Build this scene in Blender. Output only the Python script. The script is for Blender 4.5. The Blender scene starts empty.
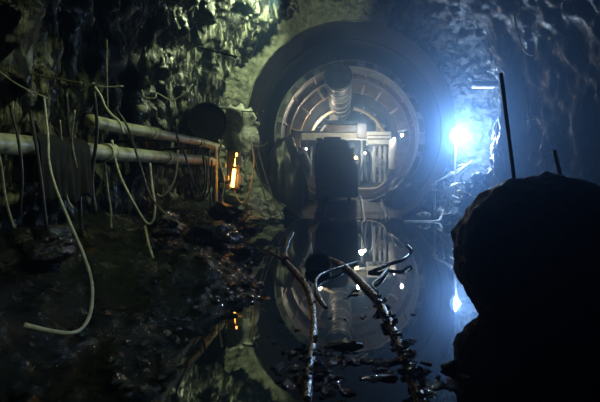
import bpy, bmesh, math, random
from mathutils import Vector, Matrix, noise

S = bpy.context.scene
C = S.collection
PI = math.pi
CAM_Z = 1.25
F = 400.0          # focal length in pixels at 600 wide (24 mm on 36 mm)


def P(px, py, d):
    """a point d metres down the tunnel, read off the photograph's own perspective"""
    return Vector(((px - 350) / F * d, d, CAM_Z - (py - 174) / F * d))


def W(px, py, z=0.0):
    """a point at height z seen at that spot (for things lying in the water)"""
    d = F * (CAM_Z - z) / (py - 174)
    return Vector(((px - 350) / F * d, d, z))


# ------------------------------------------------------------------ materials
def new_mat(name):
    m = bpy.data.materials.new(name)
    m.use_nodes = True
    nt = m.node_tree
    b = nt.nodes['Principled BSDF']
    return m, nt, b


def ramp(nt, fac, stops):
    r = nt.nodes.new('ShaderNodeValToRGB')
    e = r.color_ramp.elements
    while len(e) < len(stops):
        e.new(0.5)
    for k, (p, c) in enumerate(stops):
        e[k].position = p
        e[k].color = (*c, 1) if len(c) == 3 else c
    nt.links.new(fac, r.inputs[0])
    return r.outputs[0]


def surf(name, c1, c2, scale=6.0, rough=(0.3, 0.7), metal=0.0, bump=0.3, bdist=0.02, detail=8, stretch=(1, 1, 1), spec=0.5, c3=None):
    m, nt, b = new_mat(name)
    tc = nt.nodes.new('ShaderNodeTexCoord')
    mp = nt.nodes.new('ShaderNodeMapping')
    mp.inputs['Scale'].default_value = stretch
    nt.links.new(tc.outputs['Object'], mp.inputs[0])
    n = nt.nodes.new('ShaderNodeTexNoise')
    n.inputs['Scale'].default_value = scale
    n.inputs['Detail'].default_value = detail
    n.inputs['Roughness'].default_value = 0.62
    nt.links.new(mp.outputs[0], n.inputs['Vector'])
    stops = [(0.32, c1), (0.66, c2)]
    if c3:
        stops = [(0.3, c1), (0.52, c2), (0.72, c3)]
    nt.links.new(ramp(nt, n.outputs[0], stops), b.inputs['Base Color'])
    n2 = nt.nodes.new('ShaderNodeTexNoise')
    n2.inputs['Scale'].default_value = scale * 2.3
    n2.inputs['Detail'].default_value = 5
    nt.links.new(mp.outputs[0], n2.inputs['Vector'])
    mr = nt.nodes.new('ShaderNodeMapRange')
    mr.inputs['From Min'].default_value = 0.3
    mr.inputs['From Max'].default_value = 0.7
    mr.inputs['To Min'].default_value = rough[0]
    mr.inputs['To Max'].default_value = rough[1]
    nt.links.new(n2.outputs[0], mr.inputs[0])
    nt.links.new(mr.outputs[0], b.inputs['Roughness'])
    b.inputs['Metallic'].default_value = metal
    b.inputs['Specular IOR Level'].default_value = spec
    if bump:
        bp = nt.nodes.new('ShaderNodeBump')
        bp.inputs['Strength'].default_value = bump
        bp.inputs['Distance'].default_value = bdist
        nt.links.new(n2.outputs[0], bp.inputs['Height'])
        nt.links.new(bp.outputs[0], b.inputs['Normal'])
    return m


def rock_mat(name, c1, c2, scale, rough, bump, bdist, stretch=(1, 1, 1), spec=0.5, lo=0.33, hi=0.68):
    """broken wet rock: cracked bump over noise"""
    m, nt, b = new_mat(name)
    tc = nt.nodes.new('ShaderNodeTexCoord')
    mp = nt.nodes.new('ShaderNodeMapping')
    mp.inputs['Scale'].default_value = stretch
    nt.links.new(tc.outputs['Object'], mp.inputs[0])
    warp = nt.nodes.new('ShaderNodeTexNoise')
    warp.inputs['Scale'].default_value = scale * 0.7
    warp.inputs['Detail'].default_value = 4
    nt.links.new(mp.outputs[0], warp.inputs['Vector'])
    mix = nt.nodes.new('ShaderNodeMix')
    mix.data_type = 'VECTOR'
    mix.inputs[0].default_value = 0.25
    nt.links.new(mp.outputs[0], mix.inputs[4])
    nt.links.new(warp.outputs[1], mix.inputs[5])
    vo = nt.nodes.new('ShaderNodeTexVoronoi')
    vo.inputs['Scale'].default_value = scale
    nt.links.new(mix.outputs[1], vo.inputs['Vector'])
    n = nt.nodes.new('ShaderNodeTexNoise')
    n.inputs['Scale'].default_value = scale * 1.6
    n.inputs['Detail'].default_value = 10
    n.inputs['Roughness'].default_value = 0.68
    nt.links.new(mp.outputs[0], n.inputs['Vector'])
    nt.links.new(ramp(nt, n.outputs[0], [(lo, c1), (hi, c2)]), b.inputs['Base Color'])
    mr = nt.nodes.new('ShaderNodeMapRange')
    mr.inputs['From Min'].default_value = 0.6
    mr.inputs['From Max'].default_value = 0.65
    mr.inputs['To Min'].default_value = rough[0]
    mr.inputs['To Max'].default_value = rough[1]
    nt.links.new(warp.outputs[0], mr.inputs[0])
    nt.links.new(mr.outputs[0], b.inputs['Roughness'])
    add = nt.nodes.new('ShaderNodeMath')
    add.operation = 'ADD'
    nt.links.new(vo.outputs['Distance'], add.inputs[0])
    nt.links.new(n.outputs[0], add.inputs[1])
    bp = nt.nodes.new('ShaderNodeBump')
    bp.inputs['Strength'].default_value = bump
    bp.inputs['Distance'].default_value = bdist
    nt.links.new(add.outputs[0], bp.inputs['Height'])
    nt.links.new(bp.outputs[0], b.inputs['Normal'])
    b.inputs['Specular IOR Level'].default_value = spec
    return m


def glow(name, color, strength, clear=True):
    """a lit lamp: gives off light and lets light pass"""
    m, nt, b = new_mat(name)
    nt.nodes.remove(b)
    out = nt.nodes['Material Output']
    e = nt.nodes.new('ShaderNodeEmission')
    e.inputs[0].default_value = (*color, 1)
    e.inputs[1].default_value = strength
    if clear:
        t = nt.nodes.new('ShaderNodeBsdfTransparent')
        a = nt.nodes.new('ShaderNodeAddShader')
        nt.links.new(e.outputs[0], a.inputs[0])
        nt.links.new(t.outputs[0], a.inputs[1])
        nt.links.new(a.outputs[0], out.inputs[0])
    else:
        nt.links.new(e.outputs[0], out.inputs[0])
    return m


M = {}
M['wall_l'] = rock_mat('wet_rock_lit_streaks', (0.003, 0.0032, 0.002), (0.34, 0.35, 0.25), 3.4, (0.2, 0.5), 1.0, 0.12, (1.5, 1.5, 0.33), lo=0.50, hi=0.66)  # pale streaks on black put lit ridges and dark crevices into the colour
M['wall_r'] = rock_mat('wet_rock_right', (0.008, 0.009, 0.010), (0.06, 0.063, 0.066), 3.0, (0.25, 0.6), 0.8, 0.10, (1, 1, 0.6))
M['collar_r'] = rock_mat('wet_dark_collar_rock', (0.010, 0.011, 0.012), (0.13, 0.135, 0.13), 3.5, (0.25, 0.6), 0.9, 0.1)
M['ceil'] = rock_mat('roof_rock', (0.03, 0.033, 0.025), (0.17, 0.18, 0.13), 3.0, (0.3, 0.65), 0.8, 0.10)
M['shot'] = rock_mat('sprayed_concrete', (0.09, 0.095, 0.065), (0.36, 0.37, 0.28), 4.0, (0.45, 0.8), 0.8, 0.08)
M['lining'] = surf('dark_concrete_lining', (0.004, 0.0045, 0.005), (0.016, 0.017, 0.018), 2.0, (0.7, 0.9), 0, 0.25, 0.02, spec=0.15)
M['muck'] = rock_mat('wet_muck', (0.002, 0.0025, 0.0013), (0.018, 0.026, 0.010), 9.0, (0.08, 0.4), 1.0, 0.06)
M['stone'] = rock_mat('wet_black_stone', (0.003, 0.003, 0.003), (0.022, 0.022, 0.021), 11.0, (0.12, 0.4), 0.7, 0.02)
M['pale'] = rock_mat('pale_rock', (0.25, 0.25, 0.20), (0.60, 0.60, 0.52), 6.0, (0.35, 0.7), 0.7, 0.04)
M['coal'] = rock_mat('dull_black_rock', (0.003, 0.003, 0.0035), (0.014, 0.014, 0.016), 7.0, (0.6, 0.9), 0.8, 0.05, spec=0.2)
M['orange_rock'] = rock_mat('orange_rock', (0.13, 0.05, 0.02), (0.35, 0.16, 0.06), 8.0, (0.35, 0.7), 0.6, 0.03)  # orange-brown tone mottled by noise
M['bed'] = rock_mat('dark_track_bed', (0.004, 0.004, 0.004), (0.014, 0.014, 0.014), 8.0, (0.6, 0.9), 0.7, 0.04)
M['pipe'] = surf('slimy_cream_pipe', (0.09, 0.09, 0.045), (0.42, 0.42, 0.29), 5.0, (0.25, 0.6), 0, 0.2, 0.01, c3=(0.56, 0.56, 0.43))
M['cable'] = surf('pale_dirty_cable', (0.32, 0.32, 0.25), (0.72, 0.72, 0.62), 22.0, (0.3, 0.6), 0, 0.3, 0.004)
M['cable_mid'] = surf('muddy_cable', (0.05, 0.05, 0.03), (0.36, 0.35, 0.25), 25.0, (0.3, 0.6), 0, 0.3, 0.004)
M['cable_dark'] = surf('black_rubber_cable', (0.008, 0.008, 0.008), (0.03, 0.03, 0.028), 20.0, (0.3, 0.5), 0, 0.2, 0.003)
M['black'] = surf('black_duct_fabric', (0.004, 0.004, 0.004), (0.012, 0.012, 0.012), 4.0, (0.7, 0.9), 0, 0.2, 0.01, spec=0.2)
M['steel'] = surf('dark_steel', (0.02, 0.021, 0.023), (0.08, 0.083, 0.088), 7.0, (0.3, 0.6), 0.6, 0.2, 0.006)
M['wet_steel'] = surf('wet_encrusted_steel', (0.08, 0.09, 0.10), (0.42, 0.45, 0.48), 20.0, (0.15, 0.45), 0.7, 0.6, 0.008)
M['light_steel'] = surf('pale_grey_steel', (0.28, 0.28, 0.27), (0.55, 0.55, 0.52), 9.0, (0.3, 0.6), 0.3, 0.15, 0.004)
M['rust'] = surf('rusty_steel', (0.06, 0.035, 0.02), (0.24, 0.14, 0.075), 5.0, (0.4, 0.7), 0.3, 0.2, 0.01)
M['brown_steel'] = surf('brown_painted_steel', (0.09, 0.065, 0.04), (0.26, 0.19, 0.12), 3.0, (0.4, 0.7), 0.2, 0.15, 0.01)
M['white'] = surf('white_painted_steel', (0.50, 0.50, 0.46), (0.78, 0.78, 0.74), 5.0, (0.35, 0.6), 0, 0.1, 0.004)
M['cream'] = surf('cream_painted_steel', (0.38, 0.34, 0.24), (0.66, 0.6, 0.45), 4.0, (0.35, 0.6), 0, 0.1, 0.004)
M['yellow'] = surf('yellow_painted_steel', (0.28, 0.2, 0.06), (0.5, 0.38, 0.13), 5.0, (0.35, 0.6), 0.1, 0.1, 0.004)
M['blue_steel'] = surf('grey_blue_machinery', (0.08, 0.1, 0.12), (0.3, 0.34, 0.37), 6.0, (0.3, 0.6), 0.3, 0.2, 0.008)
M['duct'] = surf('grey_flexible_duct', (0.03, 0.034, 0.038), (0.11, 0.115, 0.12), 3.0, (0.4, 0.65), 0.1, 0.2, 0.01)
M['dark_paint'] = surf('black_locomotive_paint', (0.003, 0.0035, 0.004), (0.01, 0.011, 0.012), 5.0, (0.4, 0.7), 0.2, 0.15, 0.006)
M['shade'] = surf('milky_lamp_glass', (0.55, 0.56, 0.48), (0.8, 0.8, 0.72), 12.0, (0.2, 0.4), 0, 0, 0)
M['shell'] = surf('shield_steel', (0.035, 0.036, 0.036), (0.13, 0.13, 0.125), 2.6, (0.4, 0.7), 0.4, 0.2, 0.01)
M['ringm'] = surf('pale_ring_steel', (0.10, 0.105, 0.105), (0.36, 0.37, 0.36), 3.0, (0.35, 0.6), 0.3, 0.15, 0.01)
M['bulb_w'] = glow('floodlight_glow', (0.72, 0.87, 1.0), 260)
M['bulb_o'] = glow('amber_tube_glow', (1.0, 0.42, 0.07), 8)
M['bulb_s'] = glow('small_lamp_glow', (0.9, 0.95, 1.0), 30)
M['bulb_a'] = glow('amber_lamp_glow', (1.0, 0.55, 0.15), 20)

# water
m, nt, b = new_mat('flood_water')
b.inputs['Base Color'].default_value = (0.008, 0.014, 0.018, 1)
b.inputs['Roughness'].default_value = 0.02
b.inputs['IOR'].default_value = 2.1
tc = nt.nodes.new('ShaderNodeTexCoord')
n = nt.nodes.new('ShaderNodeTexNoise')
n.inputs['Scale'].default_value = 2.2
n.inputs['Detail'].default_value = 3
nt.links.new(tc.outputs['Object'], n.inputs['Vector'])
bp = nt.nodes.new('ShaderNodeBump')
bp.inputs['Strength'].default_value = 0.026
bp.inputs['Distance'].default_value = 0.03
nt.links.new(n.outputs[0], bp.inputs['Height'])
nt.links.new(bp.outputs[0], b.inputs['Normal'])
M['water'] = m


# ------------------------------------------------------------------ helpers
def link(name, bm, mat, parent=None, smooth=True, origin=None):
    me = bpy.data.meshes.new(name)
    if origin is not None:
        bmesh.ops.translate(bm, verts=bm.verts, vec=-Vector(origin))
    bm.normal_update()
    bm.to_mesh(me)
    bm.free()
    if smooth is True:
        me.polygons.foreach_set('use_smooth', [True] * len(me.polygons))
    me.materials.append(M[mat] if isinstance(mat, str) else mat)
    o = bpy.data.objects.new(name, me)
    C.objects.link(o)
    if smooth == 'auto':
        me.polygons.foreach_set('use_smooth', [True] * len(me.polygons))
        try:
            me.set_sharp_from_angle(angle=math.radians(35))
        except Exception:
            pass
    if parent is not None:
        o.parent = parent
        if origin is None:
            # mesh was written in world coordinates
            o.matrix_parent_inverse = Matrix.Translation(parent.location).inverted()
        else:
            o.location = Vector(origin) - parent.location
    elif origin is not None:
        o.location = origin
    return o


def tag(o, label=None, cat=None, group=None, kind=None):
    if label: o['label'] = label
    if cat: o['category'] = cat
    if group: o['group'] = group
    if kind: o['kind'] = kind
    return o


def empty(name, loc, label, cat, group=None):
    o = bpy.data.objects.new(name, None)
    o.empty_display_size = 0.1
    C.objects.link(o)
    o.location = loc
    return tag(o, label, cat, group)


def box(bm, lo, hi, bev=0.0):
    lo, hi = Vector(lo), Vector(hi)
    r = bmesh.ops.create_cube(bm, size=1)
    vs = r['verts']
    bmesh.ops.scale(bm, vec=hi - lo, verts=vs)
    bmesh.ops.translate(bm, vec=(lo + hi) / 2, verts=vs)
    if bev:
        es = list({e for v in vs for e in v.link_edges})
        bmesh.ops.bevel(bm, geom=es, offset=bev, segments=2, affect='EDGES', profile=0.5)
    return bm


def catmull(pts, n=6):
    pts = [Vector(p) for p in pts]
    if len(pts) < 3:
        return pts
    q = [pts[0] * 2 - pts[1]] + pts + [pts[-1] * 2 - pts[-2]]
    out = []
    for i in range(1, len(q) - 2):
        a, b_, c, d = q[i - 1], q[i], q[i + 1], q[i + 2]
        for k in range(n):
            t = k / n
            out.append(0.5 * (2 * b_ + (c - a) * t + (2 * a - 5 * b_ + 4 * c - d) * t * t + (3 * b_ - a - 3 * c + d) * t ** 3))
    out.append(pts[-1])
    return out


def tube(bm, pts, r, seg=10, smooth=6, rfun=None, jitter=0.0, seed=0):
    pts = catmull(pts, smooth) if smooth else [Vector(p) for p in pts]
    n = len(pts)
    rings = []
    up = Vector((0.13, 0.2, 1)).normalized()
    t0 = (pts[1] - pts[0]).normalized()
    nrm = (up - t0 * up.dot(t0))
    if nrm.length < 0.15:
        nrm = Vector((1, 0, 0)) - t0 * t0.x
    nrm.normalize()
    for i, p in enumerate(pts):
        t = (pts[min(i + 1, n - 1)] - pts[max(i - 1, 0)]).normalized()
        nrm = (nrm - t * nrm.dot(t)).normalized()
        bn = t.cross(nrm)
        rr = r * (rfun(i / (n - 1)) if rfun else 1)
        ring = []
        for k in range(seg):
            a = 2 * PI * k / seg
            q = nrm * math.cos(a) + bn * math.sin(a)
            rj = rr
            if jitter:
                rj *= 1 + jitter * noise.noise((p + q * r) * (1.2 / r) + Vector((seed, 0, 0)))
            ring.append(bm.verts.new(p + q * rj))
        rings.append(ring)
    for i in range(n - 1):
        for k in range(seg):
            bm.faces.new((rings[i][k], rings[i][(k + 1) % seg], rings[i + 1][(k + 1) % seg], rings[i + 1][k]))
    bm.faces.new(rings[0][::-1])
    bm.faces.new(rings[-1])
    return bm


def T(pts, r, **k):
    return tube(bmesh.new(), pts, r, **k)


def lathe(bm, prof, axis_o, axis_d, seg=48, closed=False, a0=0.0, a1=2 * PI):
    """prof: (radius, along) pairs turned about a line"""
    d = Vector(axis_d).normalized()
    x = Vector((0, 0, 1)) if abs(d.z) < 0.9 else Vector((1, 0, 0))
    x = (x - d * x.dot(d)).normalized()
    y = d.cross(x)
    full = abs(a1 - a0 - 2 * PI) < 1e-6
    cnt = seg if full else seg + 1
    rows = []
    for r, h in prof:
        rows.append([bm.verts.new(Vector(axis_o) + d * h + (x * math.cos(a0 + (a1 - a0) * k / seg) + y * math.sin(a0 + (a1 - a0) * k / seg)) * r) for k in range(cnt)])
    pr = list(range(len(prof)))
    pairs = list(zip(pr, pr[1:]))
    if closed:
        pairs.append((pr[-1], 0))
    for i, j in pairs:
        for k in range(seg):
            k2 = (k + 1) % cnt
            bm.faces.new((rows[i][k], rows[i][k2], rows[j][k2], rows[j][k]))
    if closed and not full:
        bm.faces.new([r[0] for r in rows])
        bm.faces.new([r[-1] for r in rows][::-1])
    return bm


def ball(bm, c, r, sub=3, sc=(1, 1, 1)):
    q = bmesh.ops.create_icosphere(bm, subdivisions=sub, radius=r)
    bmesh.ops.scale(bm, vec=sc, verts=q['verts'])
    bmesh.ops.translate(bm, vec=c, verts=q['verts'])
    return bm


def rock_bm(c, size, seed, sub=3, rough=0.35, bm=None, freq=1.5):
    bm = bm or bmesh.new()
    q = bmesh.ops.create_icosphere(bm, subdivisions=sub, radius=1)
    off = Vector((seed * 3.7, seed * 1.3, -seed * 2.1))
    rnd = random.Random(seed)
    planes = [(Vector((rnd.uniform(-1, 1), rnd.uniform(-1, 1), rnd.uniform(-1, 1))).normalized(), rnd.uniform(0.55, 0.85)) for _ in range(9)]
    for v in q['verts']:
        p = v.co.copy()
        for nn, dd in planes:          # broken faces
            e = p.dot(nn) - dd
            if e > 0:
                p -= nn * e
        p *= 1 + rough * noise.fractal(p * freq + off, 1.0, 2.0, 4)
        v.co = Vector((p.x * size[0], p.y * size[1], p.z * size[2])) + Vector(c)
    return bm


def lerp_tab(tab, y):
    if y <= tab[0][0]: return tab[0][1]
    for (a, va), (b_, vb) in zip(tab, tab[1:]):
        if y <= b_:
            t = (y - a) / (b_ - a)
            t = t * t * (3 - 2 * t)
            return va + (vb - va) * t
    return tab[-1][1]


# ------------------------------------------------------------------ the cavern shell
ZC = 2.66           # bore centre height
R_BORE = 3.0
Y_RIM = 11.5


def crag(p, st=(1, 1, 1)):
    q = Vector((p.x * st[0], p.y * st[1], p.z * st[2]))
    v = 0.42 * noise.fractal(q * 0.55 + Vector((3.1, 7.7, 1.9)), 0.9, 2.1, 4)
    rdg = noise.ridged_multi_fractal(q * 1.15 + Vector((9, 2, 5)), 0.9, 2.2, 5, 1.0, 2.0)
    v += 0.26 * (rdg - 1.1)
    v += 0.13 * noise.noise(q * 5.3)
    d_, _ = noise.voronoi(q * 1.9 + 0.35 * noise.noise_vector(q * 2.3))
    v += 0.24 * (min(0.45, d_[1] - d_[0]) - 0.2)
    d_, _ = noise.voronoi(q * 4.6 + 0.3 * noise.noise_vector(q * 5.0))
    v += 0.11 * (min(0.45, d_[1] - d_[0]) - 0.2)
    v += 0.10 * (0.35 - abs(noise.noise(q * 2.9 + Vector((1, 8, 3))))) * 1.6
    v += 0.09 * (0.3 - abs(noise.noise(q * 7.1 + Vector((4, 4, 4))))) * 1.6
    return v


def wl(y):          # half-widths of the rough cavern down its length
    return lerp_tab([(0.0, 3.0), (3.0, 3.15), (7.0, 3.3), (9.0, 3.55), (11.7, 3.75)], y)


def wr(y):
    return lerp_tab([(0.0, 3.9), (6.2, 3.95), (8.2, 3.6), (8.95, 3.3), (9.25, 3.3), (9.4, 3.75), (9.7, 4.15), (11.7, 4.3)], y)


def arch(side, t, y):
    """t 0 at the ground, 1 at 65 degrees up the vault"""
    w = wl(y) if side < 0 else wr(y)
    zs = 2.6
    top = 3.7
    if t < 0.42:
        z = -0.6 + (zs + 0.6) * t / 0.42
        return Vector((side * w, y, z)), Vector((-side, 0, 0))
    a = (t - 0.42) / 0.58 * math.radians(66)
    return (Vector((side * w * math.cos(a), y, zs + top * math.sin(a))),
            Vector((-side * math.cos(a), 0, -math.sin(a))))


def grid_surface(name, fn, nu, nv, mat, flip=False):
    bm = bmesh.new()
    rows = [[bm.verts.new(fn(i / (nu - 1), j / (nv - 1))) for j in range(nv)] for i in range(nu)]
    for i in range(nu - 1):
        for j in range(nv - 1):
            f = (rows[i][j], rows[i + 1][j], rows[i + 1][j + 1], rows[i][j + 1])
            bm.faces.new(f[::-1] if flip else f)
    return link(name, bm, mat)


Y0, Y1 = -1.0, 11.62


def f_left(u, v):
    y = Y0 + (Y1 - Y0) * u
    p, n_ = arch(-1, v, y)
    rib = noise.ridged_multi_fractal(Vector((p.x * 2.2, p.y * 2.2, p.z * 0.5)) + Vector((2, 6, 1)), 0.8, 2.2, 4, 1.0, 2.0)
    return p + n_ * (crag(p, (1, 1, 0.36)) + 0.13 * (rib - 1.0))


def f_right(u, v):
    y = Y0 + (Y1 - Y0) * u
    p, n_ = arch(1, v, y)
    return p + n_ * crag(p, (1, 1, 0.5)) * (0.45 if y < 9.1 else 0.8)


def f_ceil(u, v):
    y = Y0 + (Y1 - Y0) * u
    a, _ = arch(-1, 1, y)
    c, _ = arch(1, 1, y)
    x = a.x + (c.x - a.x) * v
    p = Vector((x, y, a.z + 0.45 * math.sin(PI * v)))
    n_ = Vector((0, 0, -1))
    e = crag(p, (1, 1, 0.55))
    if v < 0.001 or v > 0.999:
        return f_left(u, 1) if v < 0.5 else f_right(u, 1)
    return p + n_ * e


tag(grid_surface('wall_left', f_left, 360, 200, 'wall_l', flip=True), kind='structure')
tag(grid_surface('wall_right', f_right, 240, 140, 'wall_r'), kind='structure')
tag(grid_surface('ceiling', f_ceil, 200, 60, 'ceil'), kind='structure')


# sprayed-concrete collar round the mouth of the bore
def f_collar(u, v, a0, a1):
    a = a0 + (a1 - a0) * u
    r = R_BORE + 1.75 * v
    y = Y_RIM + 0.02
    p = Vector((r * math.cos(a), y, ZC + r * math.sin(a)))
    k = min(1.0, v / 0.16)
    left = 0.5 + 0.5 * (-math.cos(a))
    p.y -= k * (0.10 + 0.5 * max(0, v - 0.1)) + (0.10 + 0.9 * k * (0.35 + 0.4 * v)) * crag(p * 1.3, (1, 1, 1)) * 0.8 * (1 if k > .5 else 0.6)
    if a < 1.1:      # rock set back beside the lamp, shaped to catch less of its light
        p.y += 0.55 * min(1, (1.1 - a) / 0.5) * min(1.0, v / 0.1)
    if v == 0:
        p.x += 0.05 * noise.noise(p * 2.0)
        p.z += 0.05 * noise.noise(p * 2.0 + Vector((5, 5, 5)))
    return p


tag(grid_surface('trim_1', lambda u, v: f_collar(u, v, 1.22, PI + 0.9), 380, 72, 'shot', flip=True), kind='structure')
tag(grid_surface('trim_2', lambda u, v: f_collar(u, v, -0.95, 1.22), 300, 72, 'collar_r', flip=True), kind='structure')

# lining of the bore, and the far end
bm = lathe(bmesh.new(), [(R_BORE + 0.01, 0.0), (R_BORE - 0.02, 0.25), (R_BORE - 0.02, 1.5), (R_BORE - 0.06, 1.52), (R_BORE - 0.06, 1.6), (R_BORE - 0.02, 1.62), (R_BORE - 0.02, 16)], (0, Y_RIM - 0.02, ZC), (0, 1, 0), seg=96)
bmesh.ops.reverse_faces(bm, faces=bm.faces)
tag(link('wall_bore', bm, 'lining', smooth='auto'), kind='structure')
bm = lathe(bmesh.new(), [(3.2, 0.0), (0.001, 0.0)], (0, 27.3, ZC), (0, 1, 0), seg=48)
tag(link('wall_back', bm, 'lining'), kind='structure')
bm = box(bmesh.new(), (-4.6, -2.5, -0.75), (4.9, 11.6, -0.5))
tag(link('floor', bm, 'muck', smooth=False), kind='structure')

# the water
bm = box(bmesh.new(), (-3.4, -1.2, -0.46), (4.25, 13.2, 0.0))
water = link('water', bm, 'water', smooth=False)
tag(water, 'still dark flood water mirroring the tunnel and the lamps', 'water', kind='stuff')

# ------------------------------------------------------------------ muck bank on the left
EDGE = [(0.0, -1.05), (2.2, -1.15), (3.2, -1.22), (3.75, -1.02), (4.1, -0.88), (4.45, -1.0), (5.0, -1.3), (5.8, -1.5), (6.6, -1.72), (7.6, -2.0), (9.0, -2.1), (10.4, -2.05), (11.4, -2.2)]
BANKH = [(0.0, 0.85), (4.0, 0.9), (7.0, 0.8), (9.0, 0.75), (11.5, 0.7)]


def bank_h(x, y):
    e = lerp_tab(EDGE, y) + 0.12 * noise.noise(Vector((0.3, y * 2.1, 4.0)))
    t = (e - x) / (e + 3.4)
    if t < 0:
        return max(-0.3, t * 0.9)
    h = lerp_tab(BANKH, y) * (t ** 0.8)
    k = min(1, t * 6)
    h += k * 0.14 * noise.fractal(Vector((x * 1.3, y * 1.0, 0.5)), 0.9, 2.1, 4)
    h -= k * 0.075
    h += k * 0.10 * (0.35 - abs(noise.noise(Vector((x * 1.2 + y * 1.6, (y - x * 0.9) * 0.5, 8.0)))))
    h += k * 0.05 * (0.35 - abs(noise.noise(Vector((x * 3.5 + y * 4.2, (y - x * 0.9) * 1.2, 3.0)))))
    h += (0.25 + 0.75 * k) * 0.06 * noise.noise(Vector((x * 6.5 + y * 2, y * 4.0, 2.5)))
    h += (0.25 + 0.75 * k) * 0.03 * noise.noise(Vector((x * 15, y * 14, 6.5)))
    return h


def f_bank(u, v):
    y = -0.6 + 12.0 * u
    x = -3.55 + 3.0 * v
    return Vector((x, y, bank_h(x, y)))


tag(grid_surface('muck_bank', f_bank, 320, 130, 'muck', flip=True), 'dark wet slope of muck heaped along the foot of the left rock wall', 'muck', kind='stuff')

rnd = random.Random(5)
bm = bmesh.new()
for k in range(1300):
    y = 1.2 + 10.0 * rnd.random() ** 0.9
    e = lerp_tab(EDGE, y)
    x = e - (rnd.random() ** 1.4) * (e + 3.0) + 0.06
    s = rnd.uniform(0.015, 0.055) * (1 + 0.7 * (rnd.random() > 0.9))
    z = max(bank_h(x, y), -0.02)
    rock_bm((x, y, z + s * 0.15), (s * rnd.uniform(.8, 1.4), s * rnd.uniform(.8, 1.4), s * rnd.uniform(.5, .9)), k + 11, sub=1, rough=0.3, bm=bm)
tag(link('rubble', bm, 'muck', smooth=False), 'loose wet rubble strewn over the dark bank on the left', 'rubble', kind='stuff')

# bed of the bore and its rails
def bed_h(x, y):
    return lerp_tab([(10.9, -0.25), (11.6, -0.02), (12.4, 0.12), (14, 0.28), (27, 0.3)], y) + 0.03 * noise.noise(Vector((x * 3, y * 3, 1))) + 0.1 * max(0, abs(x) - 1.6)


def f_bed(u, v):
    y = 10.9 + 16.3 * u
    x = -2.4 + 4.8 * v
    return Vector((x, y, bed_h(x, y)))


tag(grid_surface('track_bed', f_bed, 160, 60, 'bed', flip=True), 'dark gravel bed rising out of the water at the bore mouth', 'gravel', kind='stuff')

RAILH = lambda y: lerp_tab([(10.4, -0.16), (11.4, 0.0), (12.4, 0.17), (14, 0.33), (27, 0.35)], y)


def rail(x, y_start, y_end, label):
    bm = bmesh.new()
    prof = [(-0.05, -0.04), (0.05, -0.04), (0.05, -0.025), (0.012, -0.012), (0.012, 0.03), (0.03, 0.04), (0.03, 0.06), (-0.03, 0.06), (-0.03, 0.04), (-0.012, 0.03), (-0.012, -0.012), (-0.05, -0.025)]
    n_ = 40
    rows = []
    for i in range(n_):
        y = y_start + (y_end - y_start) * i / (n_ - 1)
        rows.append([bm.verts.new((x + a, y, RAILH(y) + c)) for a, c in prof])
    for i in range(n_ - 1):
        for k in range(len(prof)):
            k2 = (k + 1) % len(prof)
            bm.faces.new((rows[i][k], rows[i][k2], rows[i + 1][k2], rows[i + 1][k]))
    bm.faces.new(rows[0]); bm.faces.new(rows[-1][::-1])
    tag(link('rail', bm, 'dark_paint', smooth=False, origin=(x, y_start, 0)), label, 'rail', 'rails running out of the bore')


rail(-0.78, 10.5, 22, 'leftmost dark steel rail running under the locomotive into the water')
rail(-0.02, 10.8, 22, 'second steel rail from the left, under the right side of the locomotive')
rail(0.40, 10.5, 22, 'third steel rail, sinking into the water just right of the locomotive')
rail(1.08, 10.5, 22, 'rightmost steel rail of the two tracks at the bore mouth')

# ------------------------------------------------------------------ tunnelling machine deep in the bore
Z0 = 2.28 + 0.0
ZM = 2.61
mach = empty('tunnel_boring_machine', (0, 14, 0.0), 'huge round steel tunnelling machine filling the bore behind the locomotive', 'tunnelling machine')
O = (0, 14.0, ZM)
AX = (0, 1, 0)
link('shield_shell', lathe(bmesh.new(), [(2.50, 0.05), (2.56, 0.05), (2.56, 8.5), (2.50, 8.5)], O, AX, 96, closed=True), 'shell', mach, 'auto')
link('front_ring', lathe(bmesh.new(), [(2.40, 0.0), (2.62, 0.0), (2.62, 0.12), (2.40, 0.12)], O, AX, 120, closed=True), 'shell', mach, 'auto')
link('ring_edge', lathe(bmesh.new(), [(2.60, -0.05), (2.64, -0.05), (2.64, 0.05), (2.60, 0.05)], O, AX, 120, closed=True), 'ringm', mach, 'auto')
link('ring_edge', lathe(bmesh.new(), [(2.395, -0.04), (2.425, -0.04), (2.425, 0.04), (2.395, 0.04)], O, AX, 120, closed=True), 'ringm', mach, 'auto')
rnd = random.Random(8)
for k in range(14):
    a = -0.3 + (PI + 0.6) * k / 13.0 + rnd.uniform(-.07, .07)
    w_ = rnd.choice([0.035, 0.05, 0.085])
    link('ring_plate', lathe(bmesh.new(), [(2.44, -0.07), (2.58, -0.07), (2.58, 0.02), (2.44, 0.02)], O, AX, 5, closed=True, a0=a - PI / 2 - w_, a1=a - PI / 2 + w_), 'ringm', mach, 'auto')
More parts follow.
